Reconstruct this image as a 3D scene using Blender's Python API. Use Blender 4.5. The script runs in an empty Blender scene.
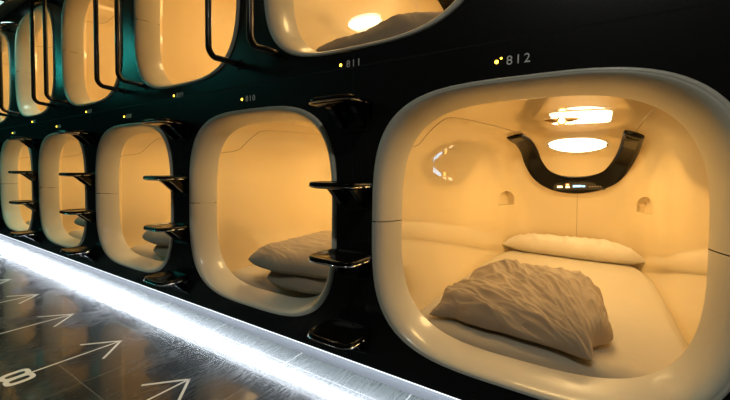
import bpy, bmesh, math, random
import numpy as np
from mathutils import Vector, Matrix, noise as mnoise

random.seed(7)
SC = bpy.context.scene
COL = SC.collection
W = 1.2848            # pod spacing along the wall
C1 = -0.218           # centre of the nearest lower pod (world x)
ZC, PITCH = 0.734, 1.217
PI = math.pi

# ------------------------------------------------------------------ materials
def mat(name, color=(.5, .5, .5), rough=.5, metal=0, coat=0, coat_rough=.03, emis=None, estr=0, sheen=0, spec=.5):
    m = bpy.data.materials.new(name); m.use_nodes = True
    b = m.node_tree.nodes['Principled BSDF']
    b.inputs['Base Color'].default_value = (*color, 1)
    b.inputs['Roughness'].default_value = rough
    b.inputs['Metallic'].default_value = metal
    b.inputs['Coat Weight'].default_value = coat
    b.inputs['Coat Roughness'].default_value = coat_rough
    b.inputs['Specular IOR Level'].default_value = spec
    if sheen: b.inputs['Sheen Weight'].default_value = sheen
    if emis:
        b.inputs['Emission Color'].default_value = (*emis, 1)
        b.inputs['Emission Strength'].default_value = estr
    return m

def nodes(m):
    nt = m.node_tree
    return nt, nt.nodes, nt.links, nt.nodes['Principled BSDF']

def noise_bump(m, scale, strength, detail=3, dist=.01, stretch=(1, 1, 1)):
    nt, N, L, b = nodes(m)
    tc = N.new('ShaderNodeTexCoord'); mp = N.new('ShaderNodeMapping'); mp.inputs['Scale'].default_value = stretch
    n = N.new('ShaderNodeTexNoise'); n.inputs['Scale'].default_value = scale; n.inputs['Detail'].default_value = detail
    bp = N.new('ShaderNodeBump'); bp.inputs['Strength'].default_value = strength; bp.inputs['Distance'].default_value = dist
    L.new(tc.outputs['Object'], mp.inputs['Vector']); L.new(mp.outputs[0], n.inputs['Vector'])
    L.new(n.outputs['Fac'], bp.inputs['Height']); L.new(bp.outputs[0], b.inputs['Normal'])
    return n

def noise_range(m, sock, scale, lo, hi, stretch=(1, 1, 1), detail=4):
    nt, N, L, b = nodes(m)
    tc = N.new('ShaderNodeTexCoord'); mp = N.new('ShaderNodeMapping'); mp.inputs['Scale'].default_value = stretch
    n = N.new('ShaderNodeTexNoise'); n.inputs['Scale'].default_value = scale; n.inputs['Detail'].default_value = detail
    r = N.new('ShaderNodeMapRange'); r.inputs['From Min'].default_value = .3; r.inputs['From Max'].default_value = .7
    r.inputs['To Min'].default_value = lo; r.inputs['To Max'].default_value = hi
    L.new(tc.outputs['Object'], mp.inputs['Vector']); L.new(mp.outputs[0], n.inputs['Vector'])
    L.new(n.outputs['Fac'], r.inputs['Value']); L.new(r.outputs[0], b.inputs[sock])

M = {}
M['lip'] = mat('ivory_gloss_plastic', (.70, .66, .55), .3, coat=.4, coat_rough=.08)
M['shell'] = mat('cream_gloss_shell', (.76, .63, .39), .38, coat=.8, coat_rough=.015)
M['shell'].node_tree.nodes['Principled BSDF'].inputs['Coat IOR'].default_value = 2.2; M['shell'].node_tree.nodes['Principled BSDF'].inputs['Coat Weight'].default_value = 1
M['seam'] = mat('seam_shadow_gap', (.30, .24, .15), .5)
M['black_gloss'] = mat('piano_black', (.003, .003, .003), .16, coat=.05, coat_rough=.03, spec=.16)
M['black_satin'] = mat('black_satin_metal', (.008, .008, .008), .25, coat=.3)
M['chrome'] = mat('chrome_edge', (.7, .7, .7), .12, 1)
M['steel'] = mat('brushed_steel', (.42, .44, .47), .35, 1)
M['kick'] = mat('grey_kick_plate', (.07, .073, .078), .4)
M['dark_glass'] = mat('display_glass', (.01, .008, .006), .06, coat=1)
M['linen'] = mat('white_linen', (.64, .59, .50), .85, sheen=.1)
noise_bump(M['linen'], 9, .25, 4, .02)
M['sheet'] = mat('white_sheet', (.51, .46, .36), .8, sheen=.1)
noise_bump(M['sheet'], 5, .35, 4, .03, (1, .35, 1))
M['duvet'] = mat('cream_duvet', (.37, .30, .22), .85, sheen=.1)
noise_bump(M['duvet'], 14, .22, 4, .015)
M['lens'] = mat('lamp_lens', (1, .95, .85), .3, emis=(1, .86, .60), estr=5)
M['lens_soft'] = mat('lamp_lens_soft', (1, .95, .85), .3, emis=(1, .82, .50), estr=2.6)
M['led'] = mat('amber_led', (1, .6, .05), .3, emis=(1, .55, .03), estr=14)
M['strip'] = mat('white_led_strip', (1, 1, 1), .3, emis=(.86, .92, 1), estr=7)
M['strip_edge'] = mat('emissive_wall_edge', (1, 1, 1), .3, emis=(.86, .92, 1), estr=1.8)
M['print'] = mat('grey_print', (.85, .83, .80), .6)
M['paint'] = mat('cream_floor_paint', (.84, .80, .68), .6)
noise_range(M['paint'], 'Roughness', 40, .45, .75)
M['ceiling'] = mat('ceiling_paint', (.20, .18, .15), .8)
noise_bump(M['ceiling'], 60, .1)
M['dark_wall'] = mat('charcoal_paint', (.025, .026, .028), .6)
noise_bump(M['dark_wall'], 40, .1)
M['sign_teal'] = mat('teal_lit_glass', (.05, .6, .55), .3, emis=(.03, .80, .68), estr=1.2)
M['downlight'] = mat('cool_downlight', (1, 1, 1), .3, emis=(.55, 1, .92), estr=25)
M['soft_cool'] = mat('cool_diffuser', (.8, 1, .95), .3, emis=(.6, 1, .92), estr=.8)
M['display'] = mat('display_blue', (.3, .6, .9), .3, emis=(.25, .65, 1), estr=3)
M['display_warm'] = mat('display_amber', (1, .5, .2), .3, emis=(1, .35, .08), estr=5)
M['display_white'] = mat('display_cream', (1, .9, .7), .3, emis=(1, .8, .5), estr=1.6)
M['button'] = mat('grey_buttons', (.30, .26, .20), .4)
M['gold'] = mat('bronze_metal', (.34, .22, .08), .3, 1)

# black lacquered wall panels with thin joints and a faint vertical brushing
mw = mat('black_wall_panels', (.0075, .0075, .0075), .26, spec=.5); M['wall'] = mw
nt, N, L, b = nodes(mw)
tc = N.new('ShaderNodeTexCoord'); sp = N.new('ShaderNodeSeparateXYZ'); L.new(tc.outputs['Object'], sp.inputs[0])
def line_mask(sock, off, period, half):
    a = N.new('ShaderNodeMath'); a.operation = 'ADD'; a.inputs[1].default_value = -off; L.new(sock, a.inputs[0])
    w = N.new('ShaderNodeMath'); w.operation = 'WRAP'; w.inputs[1].default_value = -period/2; w.inputs[2].default_value = period/2; L.new(a.outputs[0], w.inputs[0])
    ab = N.new('ShaderNodeMath'); ab.operation = 'ABSOLUTE'; L.new(w.outputs[0], ab.inputs[0])
    lt = N.new('ShaderNodeMath'); lt.operation = 'LESS_THAN'; lt.inputs[1].default_value = half; L.new(ab.outputs[0], lt.inputs[0])
    return lt.outputs[0]
h_ = line_mask(sp.outputs['Z'], 1.3685, PITCH*3, .003)
v_ = line_mask(sp.outputs['X'], -.871, W, .002)
mx = N.new('ShaderNodeMath'); mx.operation = 'MAXIMUM'; L.new(h_, mx.inputs[0]); L.new(v_, mx.inputs[1])
mc = N.new('ShaderNodeMixRGB'); mc.inputs[1].default_value = (.0075, .0075, .0075, 1); mc.inputs[2].default_value = (.0015, .0015, .0015, 1)
L.new(mx.outputs[0], mc.inputs[0]); L.new(mc.outputs[0], b.inputs['Base Color'])
mr = N.new('ShaderNodeMapRange'); mr.inputs['To Min'].default_value = .26; mr.inputs['To Max'].default_value = .9
L.new(mx.outputs[0], mr.inputs['Value']); L.new(mr.outputs[0], b.inputs['Roughness'])
b.inputs['Anisotropic'].default_value = .5; b.inputs['Anisotropic Rotation'].default_value = 0

# dark scuffed stone-effect floor tiles with thin joints
mf = mat('dark_scuffed_tile', (.03, .032, .03), .3, coat=.7, coat_rough=.07); M['floor'] = mf
nt, N, L, b = nodes(mf)
tc = N.new('ShaderNodeTexCoord'); sp = N.new('ShaderNodeSeparateXYZ'); L.new(tc.outputs['Object'], sp.inputs[0])
h_ = line_mask(sp.outputs['Y'], -.62, .615, .0022)
v_ = line_mask(sp.outputs['X'], -1.25, .615, .0022)
mx = N.new('ShaderNodeMath'); mx.operation = 'MAXIMUM'; L.new(h_, mx.inputs[0]); L.new(v_, mx.inputs[1])
mp = N.new('ShaderNodeMapping'); mp.inputs['Scale'].default_value = (6, .8, 1); mp.inputs['Rotation'].default_value = (0, 0, .35)
L.new(tc.outputs['Object'], mp.inputs[0])
n1 = N.new('ShaderNodeTexNoise'); n1.inputs['Scale'].default_value = 16; n1.inputs['Detail'].default_value = 9; n1.inputs['Roughness'].default_value = .7
L.new(mp.outputs[0], n1.inputs['Vector'])
n2 = N.new('ShaderNodeTexNoise'); n2.inputs['Scale'].default_value = 3.2; n2.inputs['Detail'].default_value = 6
L.new(tc.outputs['Object'], n2.inputs['Vector'])
cr = N.new('ShaderNodeValToRGB')
cr.color_ramp.elements[0].position = .32; cr.color_ramp.elements[0].color = (.010, .011, .010, 1)
cr.color_ramp.elements[1].position = .72; cr.color_ramp.elements[1].color = (.027, .031, .029, 1)
L.new(n1.outputs['Fac'], cr.inputs[0])
mc = N.new('ShaderNodeMixRGB'); mc.inputs[2].default_value = (.10, .10, .092, 1); L.new(cr.outputs[0], mc.inputs[1])
L.new(mx.outputs[0], mc.inputs[0]); L.new(mc.outputs[0], b.inputs['Base Color'])
ad = N.new('ShaderNodeMath'); ad.operation = 'ADD'; L.new(n1.outputs['Fac'], ad.inputs[0]); L.new(n2.outputs['Fac'], ad.inputs[1])
mr = N.new('ShaderNodeMapRange'); mr.inputs['From Min'].default_value = .7; mr.inputs['From Max'].default_value = 1.3
mr.inputs['To Min'].default_value = .17; mr.inputs['To Max'].default_value = .34
L.new(ad.outputs[0], mr.inputs['Value']); L.new(mr.outputs[0], b.inputs['Roughness'])
bp = N.new('ShaderNodeBump'); bp.inputs['Strength'].default_value = .006; bp.inputs['Distance'].default_value = .004
L.new(n1.outputs['Fac'], bp.inputs['Height']); L.new(bp.outputs[0], b.inputs['Normal'])

# ------------------------------------------------------------------ mesh helpers
def link(name, me, m=None, parent=None, smooth=True):
    o = bpy.data.objects.new(name, me); COL.objects.link(o)
    if m is not None: me.materials.append(m)
    if smooth and len(me.polygons): me.polygons.foreach_set('use_smooth', [True]*len(me.polygons))
    if parent is not None: o.parent = parent
    return o

def pydata(name, vs, fs, m=None, parent=None, smooth=True):
    me = bpy.data.meshes.new(name); me.from_pydata([tuple(map(float, v)) for v in vs], [], fs); me.update()
    bm = bmesh.new(); bm.from_mesh(me); bmesh.ops.recalc_face_normals(bm, faces=bm.faces); bm.to_mesh(me); bm.free()
    return link(name, me, m, parent, smooth)

def grid_faces(m, n, cu=False, cv=False):
    F = []
    for i in range(m if cu else m-1):
        for j in range(n if cv else n-1):
            a = i*n+j; b_ = i*n+(j+1) % n; i2 = (i+1) % m
            F.append((a, b_, i2*n+(j+1) % n, i2*n+j))
    return F

def from_bm(name, bm, m=None, parent=None, smooth=True, angle=None):
    bmesh.ops.recalc_face_normals(bm, faces=bm.faces)
    me = bpy.data.meshes.new(name); bm.to_mesh(me); bm.free()
    o = link(name, me, m, parent, smooth)
    if angle: me.set_sharp_from_angle(angle=angle)
    return o

def add_box(bm, lo, hi, bevel=0, seg=2):
    r = bmesh.ops.create_cube(bm, size=1)
    lo, hi = Vector(lo), Vector(hi)
    for v in r['verts']:
        v.co = Vector([(lo[k]+hi[k])/2+v.co[k]*(hi[k]-lo[k]) for k in range(3)])
    if bevel:
        es = list({e for v in r['verts'] for e in v.link_edges})
        bmesh.ops.bevel(bm, geom=es, offset=bevel, segments=seg, profile=.5, affect='EDGES')

def catmull(pts, k=8):
    P = [np.array(p, float) for p in pts]; P = [2*P[0]-P[1]]+P+[2*P[-1]-P[-2]]; out = []
    for i in range(1, len(P)-2):
        a, b_, c, d = P[i-1:i+3]
        for j in range(k):
            t = j/k
            out.append(.5*((2*b_)+(-a+c)*t+(2*a-5*b_+4*c-d)*t*t+(-a+3*b_-3*c+d)*t**3))
    out.append(P[-2]); return np.array(out)

def tube_pts(path, r, n=12):
    """rings of a tube along a path, parallel-transported; returns verts, faces with caps"""
    P = np.array(path, float); T = np.gradient(P, axis=0); T /= np.linalg.norm(T, axis=1)[:, None]
    up = np.array([0, 0, 1.]) if abs(T[0][2]) < .9 else np.array([1., 0, 0])
    nrm = np.cross(T[0], up); nrm /= np.linalg.norm(nrm)
    V = []
    for i in range(len(P)):
        nrm = nrm-T[i]*(nrm@T[i]); nrm /= np.linalg.norm(nrm); bi = np.cross(T[i], nrm)
        rr = r if np.isscalar(r) else r[i]
        for k in range(n):
            a = 2*PI*k/n; V.append(P[i]+rr*(math.cos(a)*nrm+math.sin(a)*bi))
    F = grid_faces(len(P), n, False, True)
    F.append(tuple(range(n))); F.append(tuple((len(P)-1)*n+k for k in range(n)))
    return V, F

def tube(name, path, r, m, parent=None, n=12):
    V, F = tube_pts(path, r, n); return pydata(name, V, F, m, parent)

def empty(name, loc, label=None, cat=None, group=None):
    o = bpy.data.objects.new(name, None); COL.objects.link(o); o.location = loc; o.empty_display_size = .1
    return tag(o, label, cat, group)

def tag(o, label=None, cat=None, group=None, kind=None):
    if label: o['label'] = label
    if cat: o['category'] = cat
    if group: o['group'] = group
    if kind: o['kind'] = kind
    return o

def copy_tree(o, parent=None):
    c = o.copy(); COL.objects.link(c)
    if parent is not None: c.parent = parent
    for ch in list(o.children): copy_tree(ch, c)
    return c

# ------------------------------------------------------------------ pod geometry (local: x from pod centre, y into wall, z from pod centre ZC)
def superellipse(a, b_, n, N):
    th = np.linspace(0, 2*PI, 4000, endpoint=False)
    x = a*np.sign(np.cos(th))*np.abs(np.cos(th))**(2/n); z = b_*np.sign(np.sin(th))*np.abs(np.sin(th))**(2/n)
    # equal arc length starting at angle 0 so that half = N/2
    d = np.hypot(np.diff(np.append(x, x[0])), np.diff(np.append(z, z[0]))); s = np.concatenate([[0], np.cumsum(d)])
    t = np.linspace(0, s[-1], N, endpoint=False); idx = np.interp(t, s, np.arange(4001))
    return np.interp(idx, np.arange(4001), np.append(x, x[0])), np.interp(idx, np.arange(4001), np.append(z, z[0]))

LIPN = 144
OX, OZ = superellipse(.552, .514, 3.5, LIPN)
IX, IZ = superellipse(.484, .467, 3.3, LIPN)
LIP_PROFILE = [(0, .02), (0, 0), (.012, -.004), (.05, -.008), (.12, -.010), (.17, -.0098), (.195, -.008), (.22, -.009), (.29, -.0075), (.37, -.0035), (.46, .0035), (.56, .015), (.66, .030), (.75, .049), (.83, .069), (.90, .089), (.955, .109), (.985, .123), (1, .132)]
def lip_half(upper):
    V = []
    idx = list(range(0, LIPN//2+1)) if upper else list(range(LIPN//2, LIPN+1))
    for g, y in LIP_PROFILE:
        for k in idx:
            k %= LIPN
            x = OX[k]*(1-g)+IX[k]*g; z = OZ[k]*(1-g)+(IZ[k]-.0055)*g
            V.append([x, y, z])
    V = np.array(V); n = len(idx)
    # 3 mm joint between the halves
    dz = .0016 if upper else -.0016
    for r in range(len(LIP_PROFILE)):
        V[r*n][2] += dz; V[r*n+n-1][2] += dz
    return V, grid_faces(len(LIP_PROFILE), n)

def sec(Y):
    t = min(1, max(0, (Y-.13)/.035)); s = t*t*(3-2*t)
    a = .484+.056*s-.015*max(0, Y-.2)/1.3; zl = .2615-.1115*s; zh = 1.1955+.0545*s; cx = .025*s
    if Y > .9: zh = .25+1.0*max(0, 1-((Y-.9)/1.25)**2.8)**(1/2.8)
    if Y > 1.3: a = (.54-.015*min(1.3, Y-.2)/1.3)*max(0, 1-((Y-1.3)/.85)**3)**(1/3)
    return a, zl, zh, cx

def shell_rings(N=128, off=0.0):
    Ys = list(np.linspace(.1315, .168, 7))+list(np.linspace(.26, .9, 9))
    for th in np.linspace(0, PI/2, 40)[1:]: Ys.append(.9+1.25*math.sin(th)**.9)
    Ys[-1] = 2.1499
    V = []
    ux, uz = None, None
    for Y in Ys:
        a, zl, zh, cx = sec(Y if Y > .133 else .12); a += off; zl -= off; zh += off
        m = (zl+zh)/2; h = max((zh-zl)/2, .002); a = max(a, .004)
        X4, Z4 = superellipse(a, h, 4, N); X6, Z6 = superellipse(a, h, 6, N)
        for k in range(N):
            up = k <= N//2
            x, z = (X4[k], Z4[k]) if up else (X6[k], Z6[k])
            V.append((x+cx, Y+(off if Y > 2 else 0), z+m-ZC))
    return V, len(Ys), N

def shell_inner(x, Y):
    """height of the shell's ceiling at x, Y"""
    a, zl, zh, cx = sec(Y); m = (zl+zh)/2; h = (zh-zl)/2
    t = min(.999, abs(x-cx)/a); return m+h*(1-t**4)**.25

def make_pod():
    root = empty('sleeping_pod', (0, 0, 0))
    V, F = lip_half(True); pydata('upper_surround', V, F, M['lip'], root)
    V, F = lip_half(False); pydata('lower_surround', V, F, M['lip'], root)
    # shell: a thick closed skin so that niches can be cut into it
    Vi, m, n = shell_rings(); Vo, _, _ = shell_rings(off=.02)
    Fi = grid_faces(m, n, False, True); k = len(Vi)
    Fo = [tuple(q+k for q in f) for f in Fi]
    rim = [(j, (j+1) % n, k+(j+1) % n, k+j) for j in range(n)]
    cap_i = [tuple((m-1)*n+j for j in range(n))]; cap_o = [tuple(k+(m-1)*n+j for j in range(n))]
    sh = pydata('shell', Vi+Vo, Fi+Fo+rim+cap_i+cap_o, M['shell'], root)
    NX = {}; NY = {}
    for sx in (-1, 1):      # where the rounded rear corner faces the bed diagonally
        Yn = 1.90 if sx < 0 else 1.86; NX[sx] = .025+sx*sec(Yn)[0]*.999; NY[sx] = Yn
    for sx in (-1, 1):
        # niche cutter and pocket: an arch-topped recess in the rounded rear corner
        cx, cy, cz = NX[sx], NY[sx], .664-ZC
        slope = (sec(cy+.03)[0]-sec(cy-.03)[0])/.06; ax = Vector((sx, -slope, 0)).normalized(); tx = Vector((-ax.y, ax.x, 0))
        NW = .105
        prof = [(-NW, 0), (NW, 0)]+[(NW*math.cos(t), .045+.07*math.sin(t)) for t in np.linspace(0, PI, 15)]
        def prism(d0, d1, shrink=1.0, open_front=False):
            vs = []
            for d in (d0, d1):
                for u, w in prof:
                    p = Vector((cx, cy, cz))+tx*u*shrink+Vector((0, 0, w*shrink))+ax*d; vs.append(p)
            q = len(prof); fs = [(i, (i+1) % q, q+(i+1) % q, q+i) for i in range(q)]
            fs.append(tuple(q+i for i in range(q)))
            if not open_front: fs.append(tuple(range(q)))
            return vs, fs
        vs, fs = prism(-.08, .11); cut = pydata('cutter', vs, fs, None)
        mod = sh.modifiers.new('b', 'BOOLEAN'); mod.operation = 'DIFFERENCE'; mod.object = cut; mod.solver = 'EXACT'
        bpy.context.view_layer.update()
        me = bpy.data.meshes.new_from_object(sh.evaluated_get(bpy.context.evaluated_depsgraph_get()))
        sh.modifiers.clear(); old = sh.data; sh.data = me; bpy.data.meshes.remove(old)
        bpy.data.objects.remove(cut)
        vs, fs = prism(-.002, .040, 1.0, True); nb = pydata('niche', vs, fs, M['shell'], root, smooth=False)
    sh.data.set_sharp_from_angle(angle=math.radians(40))
    # ceiling panel joint: runs from the entrance up the side wall and back along the ceiling to the control panel
    L_ = [(-.469, .140, 1.015), (-.500, .287, 1.068), (-.477, .342, 1.123), (-.437, .378, 1.171), (-.395, .421, 1.202), (-.371, .603, 1.214), (-.340, .988, 1.225), (-.286, 1.359, 1.216), (-.27, 1.47, 1.195)]
    R_ = [(.519, .140, 1.015), (.550, .287, 1.068), (.527, .342, 1.123), (.487, .378, 1.171), (.440, .421, 1.200), (.410, .603, 1.206), (.395, .988, 1.207), (.392, 1.32, 1.187), (.389, 1.42, 1.175)]
    for pts in (L_, R_):
        path = catmull(pts, 8); path[:, 2] -= ZC
        for p in path:   # keep the joint on the skin
            a, zl, zh, cx = sec(p[1]); mm = (zl+zh)/2-ZC; h = (zh-zl)/2
            s = (abs((p[0]-cx)/a)**4+abs((p[2]-mm)/h)**4)**.25
            p[0] = cx+(p[0]-cx)/s; p[2] = mm+(p[2]-mm)/s
        tube('ceiling_joint', path, .0022, M['seam'], root, 6)
    bj = [(.078, Y, z) for Y, z in ((2.045, .835), (2.079, .762), (2.127, .597), (2.1495, .39))]
    bj = catmull(bj, 5); bj[:, 2] -= ZC
    tube('back_joint', bj, .0016, M['seam'], root, 6)
    # horseshoe control panel standing a little proud of the domed rear wall
    U = [(-.288, 1.44, 1.205), (-.284, 1.489, 1.194), (-.256, 1.606, 1.166), (-.236, 1.75, 1.107), (-.222, 1.887, 1.02), (-.172, 1.982, .925), (-.078, 2.025, .866), (.055, 2.036, .846), (.195, 2.022, .868), (.295, 1.975, .922), (.352, 1.87, 1.01), (.378, 1.73, 1.085), (.388, 1.56, 1.15), (.389, 1.42, 1.185)]
    path = catmull(U, 7); path[:, 2] -= ZC
    T = np.gradient(path, axis=0); T /= np.linalg.norm(T, axis=1)[:, None]
    rows = []; frame_mid = None
    nn = len(path)
    for i, (p, t) in enumerate(zip(path, T)):
        # inward normal of the dome (numeric)
        e = .004
        def fld(q):
            a, zl, zh, cx = sec(q[1]); mm = (zl+zh)/2-ZC; h = (zh-zl)/2
            return (abs((q[0]-cx)/max(a, .01))**4+abs((q[2]-mm)/max(h, .01))**4)
        g = np.array([fld(p+np.eye(3)[k]*e)-fld(p-np.eye(3)[k]*e) for k in range(3)]); g = -g/np.linalg.norm(g)
        g = .75*g+.25*np.array([0, -1, 0]); g -= t*(g@t); g /= np.linalg.norm(g)
        s = np.cross(t, g)
        f = i/(nn-1); hw = .056+.020*math.exp(-((f-.5)/.22)**2)
        endc = min(1, .86+f*10, .86+(1-f)*10)
        if frame_mid is None and p[0] > .07: frame_mid = (p, t, g, s)
        row = []
        for q in range(20):
            a = 2*PI*q/20; cu, su = math.cos(a), math.sin(a)
            row.append(p+s*hw*endc*math.copysign(abs(cu)**.7, cu)+g*(.006+.022*endc*math.copysign(abs(su)**.75, su)))
        rows.append(row)
    V = [v for r in rows for v in r]; F = grid_faces(nn, 20, False, True)+[tuple(range(20)), tuple((nn-1)*20+k for k in range(20))]
    up = pydata('control_panel', V, F, M['black_gloss'], root)
    # read-out set into the middle of the horseshoe
    pm, tm, gm, sm_ = [Vector(q) for q in frame_mid]
    fr = gm.normalized(); sd = tm.normalized(); upv = fr.cross(sd).normalized()
    if upv.z < 0: upv = -upv
    mid = pm+sd*.01
    def plate(name, u0, u1, w0, w1, d0, d1, m, parent, bev=.004):
        bm = bmesh.new(); add_box(bm, (u0, w0, d0), (u1, w1, d1), bev)
        for v in bm.verts: v.co = mid+sd*v.co.x+upv*v.co.y+fr*v.co.z
        return from_bm(name, bm, m, parent, False)
    dp = plate('read_out', -.165, .165, -.027, .027, .020, .0315, M['dark_glass'], up, .003)
    plate('read_out_frame', -.175, .175, -.037, .037, .014, .0295, M['black_satin'], up, .004)
    plate('clock_digits', -.035, .022, -.008, .008, .031, .0325, M['display'], dp, .0004)
    plate('clock_digits', .026, .046, -.008, .004, .031, .0325, M['display'], dp, .0004)
    plate('alarm_icon', -.082, -.062, .004, .020, .031, .033, M['display_warm'], dp, .0004)
    plate('mode_icon', -.145, -.108, -.012, .006, .031, .0325, M['display_white'], dp, .0004)
    plate('mode_icon', -.086, -.058, -.014, .000, .031, .0325, M['display_white'], dp, .0004)
    for k in range(5): plate('button', .072+.017*k, .082+.017*k, -.010, -.002, .031, .0335, M['button'], dp, .001)
    # speaker pads at the tips
    for e0, e1 in ((3, 10), (nn-11, nn-4)):
        V = []
        for i in range(e0, e1+1):
            c_ = np.mean(rows[i], axis=0); top = rows[i][5]
            l, r = np.array(rows[i][0]), np.array(rows[i][10])
            gdir = (np.array(top)-c_); gdir /= np.linalg.norm(gdir)
            for w in (-.55, -.3, 0, .3, .55): V.append(c_+(l-r)/2*w*1.15+gdir*.0245)
        pydata('speaker_pad', V, grid_faces(e1-e0+1, 5), M['black_satin'], up)
    # oval lamp on the dome
    def on_dome(cx, cy, a, b_, lift, name, m, parent, ring=None, power=2):
        V = []; F = []
        R = 8; K = 48
        for r in range(R+1):
            for k in range(K):
                t = 2*PI*k/K; cc, ss = math.cos(t), math.sin(t)
                x = cx+a*r/R*math.copysign(abs(cc)**(2/power), cc); Y = cy+b_*r/R*math.copysign(abs(ss)**(2/power), ss)
                lf = lift*(1-.75*(r/R)**4)
                V.append((x, Y, shell_inner(x, Y)-ZC-lf))
        return pydata(name, V, grid_faces(R+1, K, False, True), m, parent)
    lamp = on_dome(.08, 1.69, .205, .125, .006, 'oval_lamp', M['lip'], root)
    on_dome(.08, 1.69, .185, .105, .010, 'lamp_lens', M['lens'], lamp)
    for sx in (-1, 1): on_dome(.08+sx*.176, 1.69, .006, .008, .013, 'lens_screw', M['gold'], lamp)
    lamp2 = on_dome(.125, 1.06, .165, .235, .005, 'square_lamp', M['shell'], root, power=8)
    on_dome(.125, 1.06, .148, .215, .008, 'lamp_lens', M['lens_soft'], lamp2, power=8)
    lamp3 = on_dome(.025, .36, .20, .060, .005, 'entrance_lamp', M['shell'], root, power=6)
    on_dome(.025, .36, .185, .046, .008, 'lamp_lens', M['lens_soft'], lamp3, power=6)
    # winged clip beside the lamp
    bm = bmesh.new()
    zz = shell_inner(.035, 1.02)-ZC-.012
    V, F = tube_pts([(.037+.021*math.cos(t), 1.02, zz-.012+.021*math.sin(t)) for t in np.linspace(0, 2*PI, 25)], .0042, 8)
    clip = pydata('winged_clip', V, F, M['gold'], root)
    for sx in (-1, 1):
        pts = [(.037+sx*(.022+.062*t), 1.02+.012*t, zz-.01+.004*t) for t in np.linspace(0, 1, 7)]
        V, F = tube_pts(pts, [.010, .0125, .012, .010, .0075, .005, .002], 10)
        pydata('wing', V, F, M['gold'], clip)
    # the light the two lamps give
    def area(name, loc, sx, sy, power, rotx, color):
        ld = bpy.data.lights.new(name, 'AREA'); ld.shape = 'ELLIPSE'; ld.size = sx; ld.size_y = sy; ld.energy = power; ld.color = color
        lo = bpy.data.objects.new(name, ld); COL.objects.link(lo); lo.parent = root; lo.location = loc; lo.rotation_euler = (rotx, 0, 0)
    area('oval_lamp_light', (.08, 1.675, 1.125-ZC), .34, .17, POD_POWER*.74, math.radians(-14), POD_COLOR)
    area('square_lamp_light', (.125, 1.06, 1.225-ZC), .28, .40, POD_POWER*.72, 0, POD_COLOR)
    area('entrance_lamp_light', (.025, .36, 1.225-ZC), .36, .08, POD_POWER*.31, math.radians(-12), POD_COLOR)
    return root

STRIP = 105
TEAL = 23
POD_COLOR = (1, .63, .225)
POD_POWER = 6.7

# ------------------------------------------------------------------ setting
XL, XR = -9.5, 2.6
YB, ZCEIL = -2.6, 2.6
def struct(o): o['kind'] = 'structure'; return o

lower = [(i, C1-i*W) for i in range(5)]
upper = [(i, C1-(i+.5)*W) for i in range(5)]
def make_wall():
    cu = bpy.data.curves.new('wall', 'CURVE'); cu.dimensions = '2D'; cu.fill_mode = 'BOTH'; cu.extrude = .01
    def poly(pts):
        s = cu.splines.new('POLY'); s.points.add(len(pts)-1); s.use_cyclic_u = True
        for p, q in zip(s.points, pts): p.co = (q[0], q[1], 0, 1)
    poly([(XL, .124), (XR, .124), (XR, ZCEIL), (XL, ZCEIL)])
    hx, hz = superellipse(.545, .511, 3.5, 96)
    for _, cx in lower: poly([(cx+x, ZC+z) for x, z in zip(hx, hz)])
    for _, cx in upper: poly([(cx+x, ZC+PITCH+z) for x, z in zip(hx, hz)])
    o = bpy.data.objects.new('tmp', cu); COL.objects.link(o); bpy.context.view_layer.update()
    me = bpy.data.meshes.new_from_object(o.evaluated_get(bpy.context.evaluated_depsgraph_get()))
    bpy.data.objects.remove(o); me.materials.clear()
    for v in me.vertices:      # stand it up: plane z -> y, front face at y = 0
        x, y, z = v.co; v.co = (x, .01-z, y)
    bm = bmesh.new(); bm.from_mesh(me); bmesh.ops.recalc_face_normals(bm, faces=bm.faces); bm.to_mesh(me); bm.free()
    return link('wall_right', me, M['wall'], None, False)
struct(make_wall())

def slab(name, lo, hi, m, bev=0):
    bm = bmesh.new(); add_box(bm, lo, hi, bev); return struct(from_bm(name, bm, m, None, False))
slab('floor', (XL, YB, -.05), (XR, .13, 0), M['floor'])
slab('ceiling', (XL, YB, ZCEIL), (XR, .05, ZCEIL+.05), M['ceiling'])
slab('wall_left', (XL, YB-.08, -.05), (XR, YB, ZCEIL+.05), M['dark_wall'])
slab('wall_back', (XL-.08, YB-.08, -.05), (XL, .02, ZCEIL+.05), M['dark_wall'])
slab('wall_front', (XR, YB-.08, -.05), (XR+.08, .13, ZCEIL+.05), M['dark_wall'])
slab('baseboard_right', (XL, .11, 0), (XR, .125, .124), M['kick'])

# ------------------------------------------------------------------ light strip under the wall
slab('trim_1', (XL, .018, .124), (XR, .125, .130), M['dark_wall'])
ls = empty('light_strip', ((XL+XR)/2, .07, .124), 'long cool white LED strip under the bottom edge of the black wall', 'light strip')
HL = (XR-XL)/2-.02
bm = bmesh.new(); add_box(bm, (-HL, -.022, -.006), (HL, .022, 0), .001, 1); from_bm('diffuser', bm, M['strip'], ls, False)
bm = bmesh.new(); add_box(bm, (-HL, -.0712, -.0035), (HL, -.055, -.0), .0006, 1); from_bm('glowing_edge', bm, M['strip_edge'], ls, False)  # emission put in to draw the bright line along the wall's bottom edge
ld = bpy.data.lights.new('strip_light', 'AREA'); ld.shape = 'RECTANGLE'; ld.size = XR-XL-.1; ld.size_y = .05; ld.energy = STRIP; ld.color = (.80, .89, 1)
lo = bpy.data.objects.new('strip_light', ld); COL.objects.link(lo); lo.parent = ls; lo.location = (0, 0, -.0075)

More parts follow.
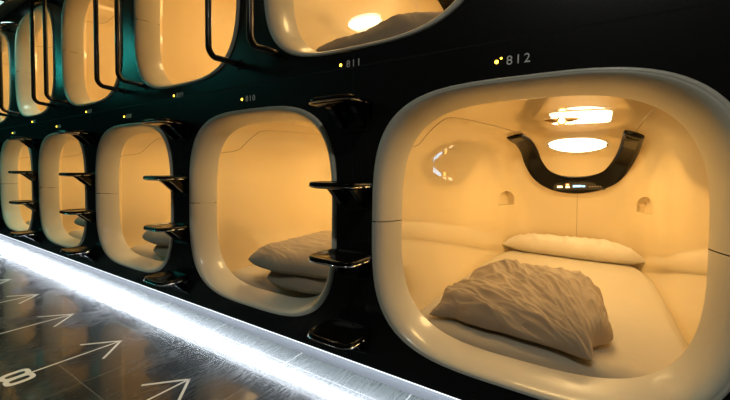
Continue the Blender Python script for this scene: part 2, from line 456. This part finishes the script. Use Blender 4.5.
# ------------------------------------------------------------------ pods
pod = make_pod()
low_names = ['large nearest pod at floor level holding pillow and crumpled duvet, under number 812',
             'floor-level lit pod holding a folded duvet, just left of the nearest ladder steps',
             'floor-level lit pod third from the right, its duvet just showing in the lower corner',
             'narrow-looking floor-level lit pod, fourth from the right in the lower row',
             'farthest whole floor-level lit pod, near the left edge of the photo']
up_names = ['upper lit pod with a dark duvet along its rim, above number 811',
            'upper lit pod behind the nearest pair of black handrails, empty and bright',
            'upper lit pod third from the right, two black rails crossing it',
            'upper pod fourth from the right, its teal-tinged top just below the ceiling',
            'farthest upper lit pod, only a sliver at the left edge of the photo']
pods = {}
first = True
for row, names, lst, dz in (('L', low_names, lower, 0), ('U', up_names, upper, PITCH)):
    for (i, cx), nm in zip(lst, names):
        p = pod if first else copy_tree(pod); first = False
        p.location = (cx, 0, ZC+dz); tag(p, nm, 'sleeping pod', 'sleeping pods in the wall'); pods[row, i] = p

# ------------------------------------------------------------------ bedding
def mattress_mesh():
    nx, ny = 60, 90
    top, bot = [], []
    V = []; Ys = .175+(2.03-.175)*np.linspace(0, 1, ny)
    def halfw(Y):
        a = sec(Y)[0]-.022
        f = min(1, (Y-.175)/.07); a *= .93+.07*math.sqrt(max(0, f*(2-f)))
        return a
    for Y in Ys:
        a = halfw(Y)
        for k in range(nx):
            u = -1+2*k/(nx-1)
            edge = max(0, 1-((1-abs(u))/.10)) ; ey = max(0, 1-(Y-.175)/.07, 1-(2.03-Y)/.07)
            z = .288-.03*edge**2.2-.03*ey**2.2
            z += .004*mnoise.noise(Vector((u*2.1, Y*1.6, 3)))+.0025*mnoise.noise(Vector((u*6+Y*2, Y*2.2, 8)))
            V.append((.025+a*u, Y, z-ZC))
    off = len(V)
    for Y in Ys:
        a = halfw(Y)
        for k in range(nx): V.append((.025+a*(-1+2*k/(nx-1)), Y, .165-ZC))
    F = grid_faces(ny, nx); F += [tuple(off+q for q in f[::-1]) for f in grid_faces(ny, nx)]
    per = [k for k in range(nx)]+[r*nx+nx-1 for r in range(1, ny)]+[(ny-1)*nx+k for k in range(nx-2, -1, -1)]+[r*nx for r in range(ny-2, 0, -1)]
    F += [(per[i], per[(i+1) % len(per)], off+per[(i+1) % len(per)], off+per[i]) for i in range(len(per))]
    return V, F
V, F = mattress_mesh()
mt = pydata('mattress', V, F, M['sheet'])
bed_lab = {('L', 0): 'mattress under a smooth white sheet in the large pod below 812',
           ('L', 1): 'mattress with white sheet under the folded duvet of the second lower pod',
           ('L', 2): 'mattress with white sheet inside the third lower pod from the right',
           ('L', 3): 'mattress with white sheet inside the fourth lower pod from the right',
           ('L', 4): 'mattress with white sheet inside the farthest lower pod',
           ('U', 0): 'mattress in the upper pod above 811, under the dark duvet'}
for k_, (key, lab) in enumerate(bed_lab.items()):
    m_ = mt if k_ == 0 else copy_tree(mt)
    m_.location = pods[key].location; tag(m_, lab, 'mattress', 'mattresses in the pods')

def ridged(p, s):
    return 1-abs(mnoise.noise(Vector(p)*s))*2

def soft_form(plan, height, crease, nu=150, nv=110, base=0, p_edge=2.4, belly=.18, amp=.012, seed=0, fine=.4, under=.05, hfun=None, pu_=None, fq=1):
    """A cloth-covered pad. plan(u,v): u,v in [-1,1] -> x,y. crease(x,y): direction-warped coordinates for folds."""
    top = []; bot = []
    us = np.sin(np.linspace(-PI/2, PI/2, nu)); vs_ = np.sin(np.linspace(-PI/2, PI/2, nv))
    for v in vs_:
        for u in us:
            x, y = plan(u, v)
            e = (1-abs(u)**(pu_ or p_edge))*(1-abs(v)**p_edge); e = max(0, e)**.5
            h = (hfun(u, v) if hfun else height)
            q, r = crease(x, y)
            w = 0
            q2 = q+.012*mnoise.noise(Vector((x*9, y*9, seed+1)))
            w += amp*ridged((q2, r*.16, seed), 9*fq)
            w += amp*.6*ridged((q2, r*.22, seed+5), 19*fq)
            w += amp*.4*max(0, ridged((q2, r*.25, seed+7), 34*fq))**2
            w += amp*fine*mnoise.noise(Vector((q2*60*fq, r*14, seed+9)))
            w += amp*1.3*mnoise.noise(Vector((x*5, y*5, seed+2)))
            z = base+under*h+(1-under)*h*e+w*min(1, e*1.6)*1.0
            top.append([x, y, z])
            bot.append([x, y, base+under*h*(1-e)*.9-.004*e+ (0.0)])
    n = nu; V = top+bot; off = len(top)
    F = grid_faces(nv, nu)+[tuple(off+q for q in f[::-1]) for f in grid_faces(nv, nu)]
    per = [k for k in range(nu)]+[r*nu+nu-1 for r in range(1, nv)]+[(nv-1)*nu+k for k in range(nu-2, -1, -1)]+[r*nu for r in range(nv-2, 0, -1)]
    F += [(per[i], per[(i+1) % len(per)], off+per[(i+1) % len(per)], off+per[i]) for i in range(len(per))]
    return V, F

def quad_plan(fl, fr, br, bl, bulge=(.0, .0, .0, .0), wob=.012, seed=0, rnd=.10):
    fl, fr, br, bl = [np.array(p, float) for p in (fl, fr, br, bl)]
    def f(u, v):
        # round the corners of the unit square
        k = 1-rnd*(u*u*v*v)
        s, t = (u*k+1)/2, (v*k+1)/2
        p = fl*(1-s)*(1-t)+fr*s*(1-t)+br*s*t+bl*(1-s)*t
        fx = fr-fl; n_f = np.array([fx[1], -fx[0]]); n_f /= np.linalg.norm(n_f)
        sx = br-fr; n_s = np.array([sx[1], -sx[0]]); n_s /= np.linalg.norm(n_s)
        p = p+n_f*(bulge[0]*(1-t)*(1-u*u)-bulge[2]*t*(1-u*u))+n_s*(bulge[1]*s*(1-v*v)-bulge[3]*(1-s)*(1-v*v))
        w = wob*(abs(u)**3+abs(v)**3)
        p = p+w*np.array([mnoise.noise(Vector((p[0]*9, p[1]*9, seed))), mnoise.noise(Vector((p[0]*9, p[1]*9, seed+4)))])
        return p
    return f

BED = .290
# the big crumpled duvet in the nearest pod
def crease_a(x, y):
    dx, dy = x-.26, y-.12
    return math.atan2(dy, -dx)*.42+.03*mnoise.noise(Vector((x*4, y*4, 1))), math.hypot(dx, dy)
def h_a(u, v):
    t = (v+1)/2
    return .080+.090*min(1, t*1.3)**.85-.02*abs(u)**3-.02*max(0, t-.8)*5*.6
plan = quad_plan((-.455, .20), (.255, .115), (.235, .82), (-.285, .78), bulge=(-.05, .03, .01, -.02), seed=1, wob=.035, rnd=.19)
V, F = soft_form(plan, .18, crease_a, base=BED+.003, amp=.019, seed=3, hfun=h_a, p_edge=4.5, pu_=6, under=.33, nu=260, nv=200, fine=.3, fq=1.2)
dv = empty('duvet', (C1, 0, 0), 'crumpled cream duvet heaped at the foot of the bed in the large pod below 812', 'duvet', 'duvets in the pods')
pydata('upper_fold', V, F, M['duvet'], dv)
V, F = soft_form(quad_plan((-.33, .235), (.19, .205), (.18, .80), (-.22, .78), bulge=(-.05, .02, .02, .02), seed=6, wob=.02), .07, crease_a, base=BED-.001, amp=.008, seed=9, p_edge=4, under=.4, nu=90, nv=70)
pydata('lower_fold', V, F, M['duvet'], dv)

# folded duvet: lower fold and an overlapping upper fold
def crease_b(x, y):
    return .5*x+.75*y+.02*mnoise.noise(Vector((x*5, y*5, 2))), -.75*x+.5*y
V1, F1 = soft_form(quad_plan((-.17, -.36), (.34, -.37), (.34, .30), (-.20, .30), bulge=(.02, .02, 0, .02), seed=5), .095, crease_b, base=0, amp=.008, seed=12, nu=120, nv=90, p_edge=4, under=.4, fq=1.3)
V2, F2 = soft_form(quad_plan((-.31, -.36), (.36, -.38), (.36, .30), (-.16, .30), bulge=(.03, .02, .02, .02), seed=8), .105, crease_b, base=.060, amp=.008, seed=14, nu=180, nv=140, p_edge=3.2, under=.4, fq=.95)
fd = empty('duvet', (0, 0, 0))
pydata('lower_fold', V1, F1, M['duvet'], fd); pydata('upper_fold', V2, F2, M['duvet'], fd)
fold_at = [(('L', 1), (.10, .50), 10, 'folded cream duvet with an overlapping top layer in the second lower pod from the right'),
           (('L', 2), (.20, .50), 8, 'small-looking folded duvet in the lower corner of the third lower pod'),
           (('L', 3), (.20, .52), 12, 'folded duvet barely seen in the lower corner of the fourth lower pod')]
for k_, (key, (ox, oy), rz, lab) in enumerate(fold_at):
    d = fd if k_ == 0 else copy_tree(fd)
    p = pods[key].location; d.location = (p.x+ox, oy, BED); d.rotation_euler = (0, 0, math.radians(rz)); d.scale = (1.12, 1.12, 1.4)
    tag(d, lab, 'duvet', 'duvets in the pods')
# long rolled duvet in the upper pod
V, F = soft_form(quad_plan((-.44, -.19), (.38, -.19), (.40, .25), (-.42, .22), bulge=(.0, .02, .02, .03), seed=15), .12, crease_b, base=0, amp=.012, seed=21, nu=120, nv=70, p_edge=2.6,
                 hfun=lambda u, v: .125+.04*u+.015*math.sin(u*6))
pu = pods['U', 0].location
d = pydata('duvet', V, F, M['duvet']); d.location = (pu.x-.0, .335, BED+PITCH)
tag(d, 'dark creased duvet lying along the rim of the upper pod above 811', 'duvet', 'duvets in the pods')

# pillow
def crease_p(x, y): return .9*x+.2*y, y
plan = quad_plan((-.475, -.095), (.475, -.135), (.33, .11), (-.33, .11), bulge=(-.0, -.02, -.01, -.02), wob=.02, seed=25, rnd=.0)
V, F = soft_form(plan, .14, crease_p, base=0, amp=.010, seed=31, nu=160, nv=90, p_edge=3.2, pu_=6.0, under=.40)
pl = pydata('pillow', V, F, M['linen']); pl.location = (C1+.03, 1.965, BED-.002)
tag(pl, 'wide white pillow at the far end of the bed in the large pod', 'pillow')

# ------------------------------------------------------------------ ladder steps
def make_step():
    root = empty('ladder_step', (0, 0, 0))
    # tread: rounded tray, wider than deep, thin with a rounded front
    hx, hy = superellipse(.111, .096, 4.2, 64)
    V = []; prof = [(0.0, -.0165), (.80, -.0165), (.93, -.0135), (1.0, -.004), (1.0, .003), (.965, .0095), (.90, .0105), (.86, .0075), (0, .0065)]
    for g, z in prof:
        for x, y in zip(hx, hy): V.append((x*g, -.096+y*g, z))
    tr = pydata('tread', V, grid_faces(len(prof), 64, False, True), M['black_gloss'], root)
    # chrome edge running round the lower front of the tread
    idx = [k for k in range(64) if hy[k] < .05]
    path = [(hx[k]*1.0, -.096+hy[k]*1.0, -.0075) for k in idx]
    tube('chrome_edge', path, .0028, M['chrome'], root, 8)
    # two curved brackets down to the wall
    for sx in (-1, 1):
        out = [(-.125, -.014), (-.10, -.022), (-.075, -.042), (-.05, -.066), (-.025, -.088), (0, -.10)]
        inn = [(0, -.062), (-.022, -.046), (-.04, -.028), (-.055, -.014)]
        ring = out+inn
        V = []
        for x in (sx*.055-.011, sx*.055+.011):
            for y, z in ring: V.append((x, y, z))
        n = len(ring); F = [(i, (i+1) % n, n+(i+1) % n, n+i) for i in range(n)]+[tuple(range(n)), tuple(n+i for i in range(n))]
        pydata('bracket', V, F, M['black_gloss'], root, False)
    bm = bmesh.new(); add_box(bm, (-.072, -.010, -.108), (.072, .0, -.004), .004)
    from_bm('mounting_plate', bm, M['black_satin'], root, False)
    return root
STEP_Z = [.284, .590, .882, 1.205]
ords = ['lowest', 'second lowest', 'third lowest', 'topmost']
lad = ['between nearest and second lower pods', 'between second and third lower pods', 'between third and fourth lower pods', 'between fourth and farthest lower pods', 'left of farthest lower pod']
step0 = make_step(); first = True
for i in range(5):
    for j, z in enumerate(STEP_Z):
        s = step0 if first else copy_tree(step0); first = False
        s.location = (C1-(i+.5)*W, 0, z)
        tag(s, f'{ords[j]} glossy black ladder step {lad[i]}', 'ladder step', 'black ladder steps between the pods')

# ------------------------------------------------------------------ handrails
def make_rail():
    root = empty('handrail', (0, 0, 0))
    o = -.14; z0, z1, r = 1.50, 2.40, .055
    def arc(cy, cz, a0, a1, k=7): return [(0, cy+r*math.cos(a), cz+r*math.sin(a)) for a in np.linspace(a0, a1, k)]
    path = [(.055, .0, z0-.015), (.042, -.04, z0-.01)]+[(.025, -.075, z0-.003)]+arc(o+r, z0+r, -PI/2-.35, -PI)
    path += [(0, o, z) for z in np.linspace(z0+r+.05, z1-r-.05, 8)]
    path += arc(o+r, z1-r, PI, PI/2+.35)+[(.025, -.075, z1+.003), (.042, -.04, z1+.01), (.055, 0, z1+.015)]
    # smooth
    P = np.array(path)
    tube('rail', P, .0155, M['black_satin'], root, 14)
    for z in (z0-.015, z1+.015):
        bm = bmesh.new(); bmesh.ops.create_cone(bm, cap_ends=True, segments=20, radius1=.028, radius2=.024, depth=.008, matrix=Matrix.Translation((.055, -.004, z)) @ Matrix.Rotation(PI/2, 4, 'X'))
        from_bm('wall_flange', bm, M['black_satin'], root, True, math.radians(40))
    return root
r0 = make_rail(); first = True
rl = ['beside the upper pod above 811', 'between the second and third upper pods', 'between the third and fourth upper pods', 'at the farthest upper pod']
for i in range(4):
    for sx, side in ((-1, 'left'), (1, 'right')):
        r = r0 if first else copy_tree(r0); first = False
        r.location = (C1-(i+1)*W+sx*.155+.012*i, 0, 0)
        tag(r, f'{side} one of two black tube handrails {rl[i]}', 'handrail', 'black tube handrails on the upper wall')

# ------------------------------------------------------------------ number markers
def text_mesh(name, s, size, m, parent, loc, rot, extr=.0008, bold=0, spacing=1.0, sx=1.0):
    cu = bpy.data.curves.new(name, 'FONT'); cu.body = s; cu.size = size; cu.extrude = extr; cu.align_x = 'LEFT'; cu.align_y = 'CENTER'
    cu.space_character = spacing; cu.offset = bold
    o = bpy.data.objects.new('tmp', cu); COL.objects.link(o); bpy.context.view_layer.update()
    me = bpy.data.meshes.new_from_object(o.evaluated_get(bpy.context.evaluated_depsgraph_get())); bpy.data.objects.remove(o)
    me.materials.clear()
    for v in me.vertices: v.co.x *= sx
    t = link(name, me, m, parent, False); t.location = loc; t.rotation_euler = rot
    return t
def marker(num, x, z, lab, twin):
    root = empty('number_marker', (x, 0, z), lab, 'number marker', 'lit number markers on the black wall')
    bm = bmesh.new(); bmesh.ops.create_uvsphere(bm, u_segments=16, v_segments=10, radius=.0058)
    for v in bm.verts: v.co.y *= .6
    from_bm('lamp', bm, M['led'], root)
    if twin:
        bm = bmesh.new(); bmesh.ops.create_uvsphere(bm, u_segments=12, v_segments=8, radius=.0032, matrix=Matrix.Translation((.014, 0, .010)))
        from_bm('lamp', bm, M['led'], root)
    for k, d in enumerate(num): text_mesh('digit', d, .041, M['print'], root, (.030+.0265*k, -.0012, -.002), (PI/2, 0, 0))
X0 = -.2952
for k_, i in enumerate(range(5)):
    marker(str(812-2*i), X0-i*W, 1.302, f'amber lamp and grey number {812-2*i} above the ' + ['large nearest pod', 'second lower pod', 'third lower pod', 'fourth lower pod', 'farthest lower pod'][i], i == 0)
for i in range(4):
    marker(str(811-2*i), X0-(i+.5)*W, 1.385, f'amber lamp and grey number {811-2*i} under the ' + ['upper pod holding the dark duvet', 'second upper pod', 'third upper pod', 'fourth upper pod'][i], False)

# ------------------------------------------------------------------ floor arrows
def arrow(x, lab, numeral=None):
    root = empty('floor_arrow', (x, -.345, 0), lab, 'floor marking', 'painted arrows on the floor')
    def strip(name, pts, w):
        # flat painted band through two points
        a, b_ = np.array(pts[0]), np.array(pts[1]); d = (b_-a)/np.linalg.norm(b_-a); n = np.array([-d[1], d[0]])*w/2
        q = [a-n, b_-n, b_+n, a+n]
        V = [(p[0], p[1], .0008) for p in q]+[(p[0], p[1], .0) for p in q]
        F = [(0, 1, 2, 3), (7, 6, 5, 4)]+[(i, 4+i, 4+(i+1) % 4, (i+1) % 4) for i in range(4)]
        return pydata(name, V, F, M['paint'], root, False)
    strip('shaft', ((0, -.37), (0, -.012)), .010)
    strip('barb', ((-.126, -.140), (.004, .004)), .012)
    strip('barb', ((.131, -.134), (-.004, .004)), .012)
    if numeral:
        t = text_mesh('numeral', numeral, .155, M['paint'], root, (.062, -.425, .0006), (0, 0, PI), extr=.0004, bold=.002, sx=1.15)
    return root
ax0 = -1.505
for k_ in range(5):
    i = k_
    ar = arrow(ax0-i*W/2, ['cream painted arrow on the dark floor, nearest the camera and cut by the bottom edge',
                  'cream painted floor arrow with the number 8 at its tail',
                  'cream painted floor arrow third from the front, long plain shaft',
                  'cream painted floor arrow fourth from the front, by the left edge',
                  'cream painted arrowhead farthest away at the left edge of the floor'][k_])
    if k_ == 1: NUM_ROOT = ar

# number 8, lobes side by side along the wall
def eight(root, cx, cy):
    ox, oy = superellipse(.039, .052, 3, 200); ix, iy = superellipse(.017, .034, 3, 40)
    def half(x, a, b_, n): return b_*max(0, 1-(abs(x)/a)**n)**(1/n) if abs(x) < a else 0
    xs = .069*np.sin(np.linspace(-PI/2, PI/2, 90))
    up = [(x, max(half(x-.030, .039, .052, 3), half(x+.030, .039, .052, 3))) for x in xs]
    cu = bpy.data.curves.new('n', 'CURVE'); cu.dimensions = '2D'; cu.fill_mode = 'BOTH'; cu.extrude = .0004
    for pts in (up+[(x, -y) for x, y in up[-2:0:-1]], [(x+.030, y) for x, y in zip(ix, iy)], [(x-.030, y) for x, y in zip(ix, iy)]):
        sp_ = cu.splines.new('POLY'); sp_.points.add(len(pts)-1); sp_.use_cyclic_u = True
        for p, q in zip(sp_.points, pts): p.co = (q[0]+cx, q[1]+cy, 0, 1)
    o = bpy.data.objects.new('tmp', cu); COL.objects.link(o); bpy.context.view_layer.update()
    me = bpy.data.meshes.new_from_object(o.evaluated_get(bpy.context.evaluated_depsgraph_get())); bpy.data.objects.remove(o); me.materials.clear()
    bm = bmesh.new(); bm.from_mesh(me); bmesh.ops.remove_doubles(bm, verts=bm.verts, dist=1e-6); bm.to_mesh(me); bm.free()
    t = link('numeral', me, M['paint'], root, False); t.location = (0, 0, .0006); return t
eight(NUM_ROOT, 0.0, -.415)

# ------------------------------------------------------------------ corridor fittings
def ceil_light(x, y, sx, sy, lab, m, power, color, spread=100):
    root = empty('ceiling_light', (x, y, ZCEIL), lab, 'ceiling light', 'ceiling lights of the corridor')
    bm = bmesh.new(); add_box(bm, (-sx, -sy, -.012), (sx, sy, 0), .003); from_bm('frame', bm, M['dark_wall'], root, False)
    bm = bmesh.new(); add_box(bm, (-sx+.012, -sy+.012, -.015), (sx-.012, sy-.012, -.010), .001); from_bm('diffuser', bm, m, root, False)
    ld = bpy.data.lights.new('ceiling_glow', 'AREA'); ld.shape = 'RECTANGLE'; ld.size = 2*sx-.03; ld.size_y = 2*sy-.03; ld.energy = power; ld.color = color
    lo = bpy.data.objects.new('ceiling_glow', ld); COL.objects.link(lo); lo.parent = root; lo.location = (0, 0, -.02); ld.spread = math.radians(spread)
    return root
ceil_light(-5.18, -.16, .12, .05, 'slim lit ceiling fitting at the top left corner above the farthest pod', M['soft_cool'], 1.0, (.6, 1, .9))
for k_, x in enumerate((-5.0, -2.4, .2)):
    ceil_light(x, -1.55, .06, .06, ['small square ceiling downlight far down the corridor', 'small square ceiling downlight midway along the corridor', 'small square ceiling downlight over the photographer'][k_], M['downlight'], (4.5, 6.0, 13.0)[k_], (1, .97, .86), (100, 100, 165)[k_])
# teal light line along the corridor ceiling
tp = empty('ceiling_light', (-6.6, -1.25, ZCEIL), 'long teal light line on the corridor ceiling opposite the far upper pods', 'ceiling light', 'ceiling lights of the corridor')
bm = bmesh.new(); add_box(bm, (-2.3, -.04, -.03), (2.3, .04, 0), .004); from_bm('frame', bm, M['black_satin'], tp, False)
bm = bmesh.new(); add_box(bm, (-2.28, -.03, -.036), (2.28, .03, -.028), .002); from_bm('diffuser', bm, M['sign_teal'], tp, False)
ld = bpy.data.lights.new('teal_light', 'AREA'); ld.shape = 'RECTANGLE'; ld.size = 4.5; ld.size_y = .06; ld.energy = TEAL; ld.color = (.05, 1, .85)
lo = bpy.data.objects.new('teal_light', ld); COL.objects.link(lo); lo.parent = tp; lo.location = (0, 0, -.04)

# ------------------------------------------------------------------ camera, world, view
f, cy = 361.78, 183.70
yaw, pitch, roll = [math.radians(a) for a in (32.866, -2.1553, .6681)]
fw = Vector((-math.sin(yaw)*math.cos(pitch), math.cos(yaw)*math.cos(pitch), math.sin(pitch)))
rt = Vector((math.cos(yaw), math.sin(yaw), 0)); upv = rt.cross(fw)
r2 = rt*math.cos(roll)+upv*math.sin(roll); u2 = -rt*math.sin(roll)+upv*math.cos(roll)
cam = bpy.data.cameras.new('camera'); co = bpy.data.objects.new('camera', cam); COL.objects.link(co)
mw_ = Matrix((r2, u2, -fw)).transposed().to_4x4(); mw_.translation = (0, -1.25, .94); co.matrix_world = mw_
cam.sensor_width = 36; cam.lens = f/730*36; cam.shift_y = (cy-200)/730; cam.clip_start = .05
SC.camera = co
wd = bpy.data.worlds.new('world'); SC.world = wd; wd.use_nodes = True
wd.node_tree.nodes['Background'].inputs[0].default_value = (.02, .02, .022, 1); wd.node_tree.nodes['Background'].inputs[1].default_value = .3
SC.view_settings.view_transform = 'Standard'; SC.view_settings.look = 'None'; SC.view_settings.exposure = 0; SC.view_settings.gamma = 1
try: SC.view_settings.use_curve_mapping = False
except Exception: pass
SC.cycles.use_denoising = True
SC.cycles.max_bounces = 12; SC.cycles.diffuse_bounces = 8; SC.cycles.glossy_bounces = 5
SC.cycles.sample_clamp_indirect = 6
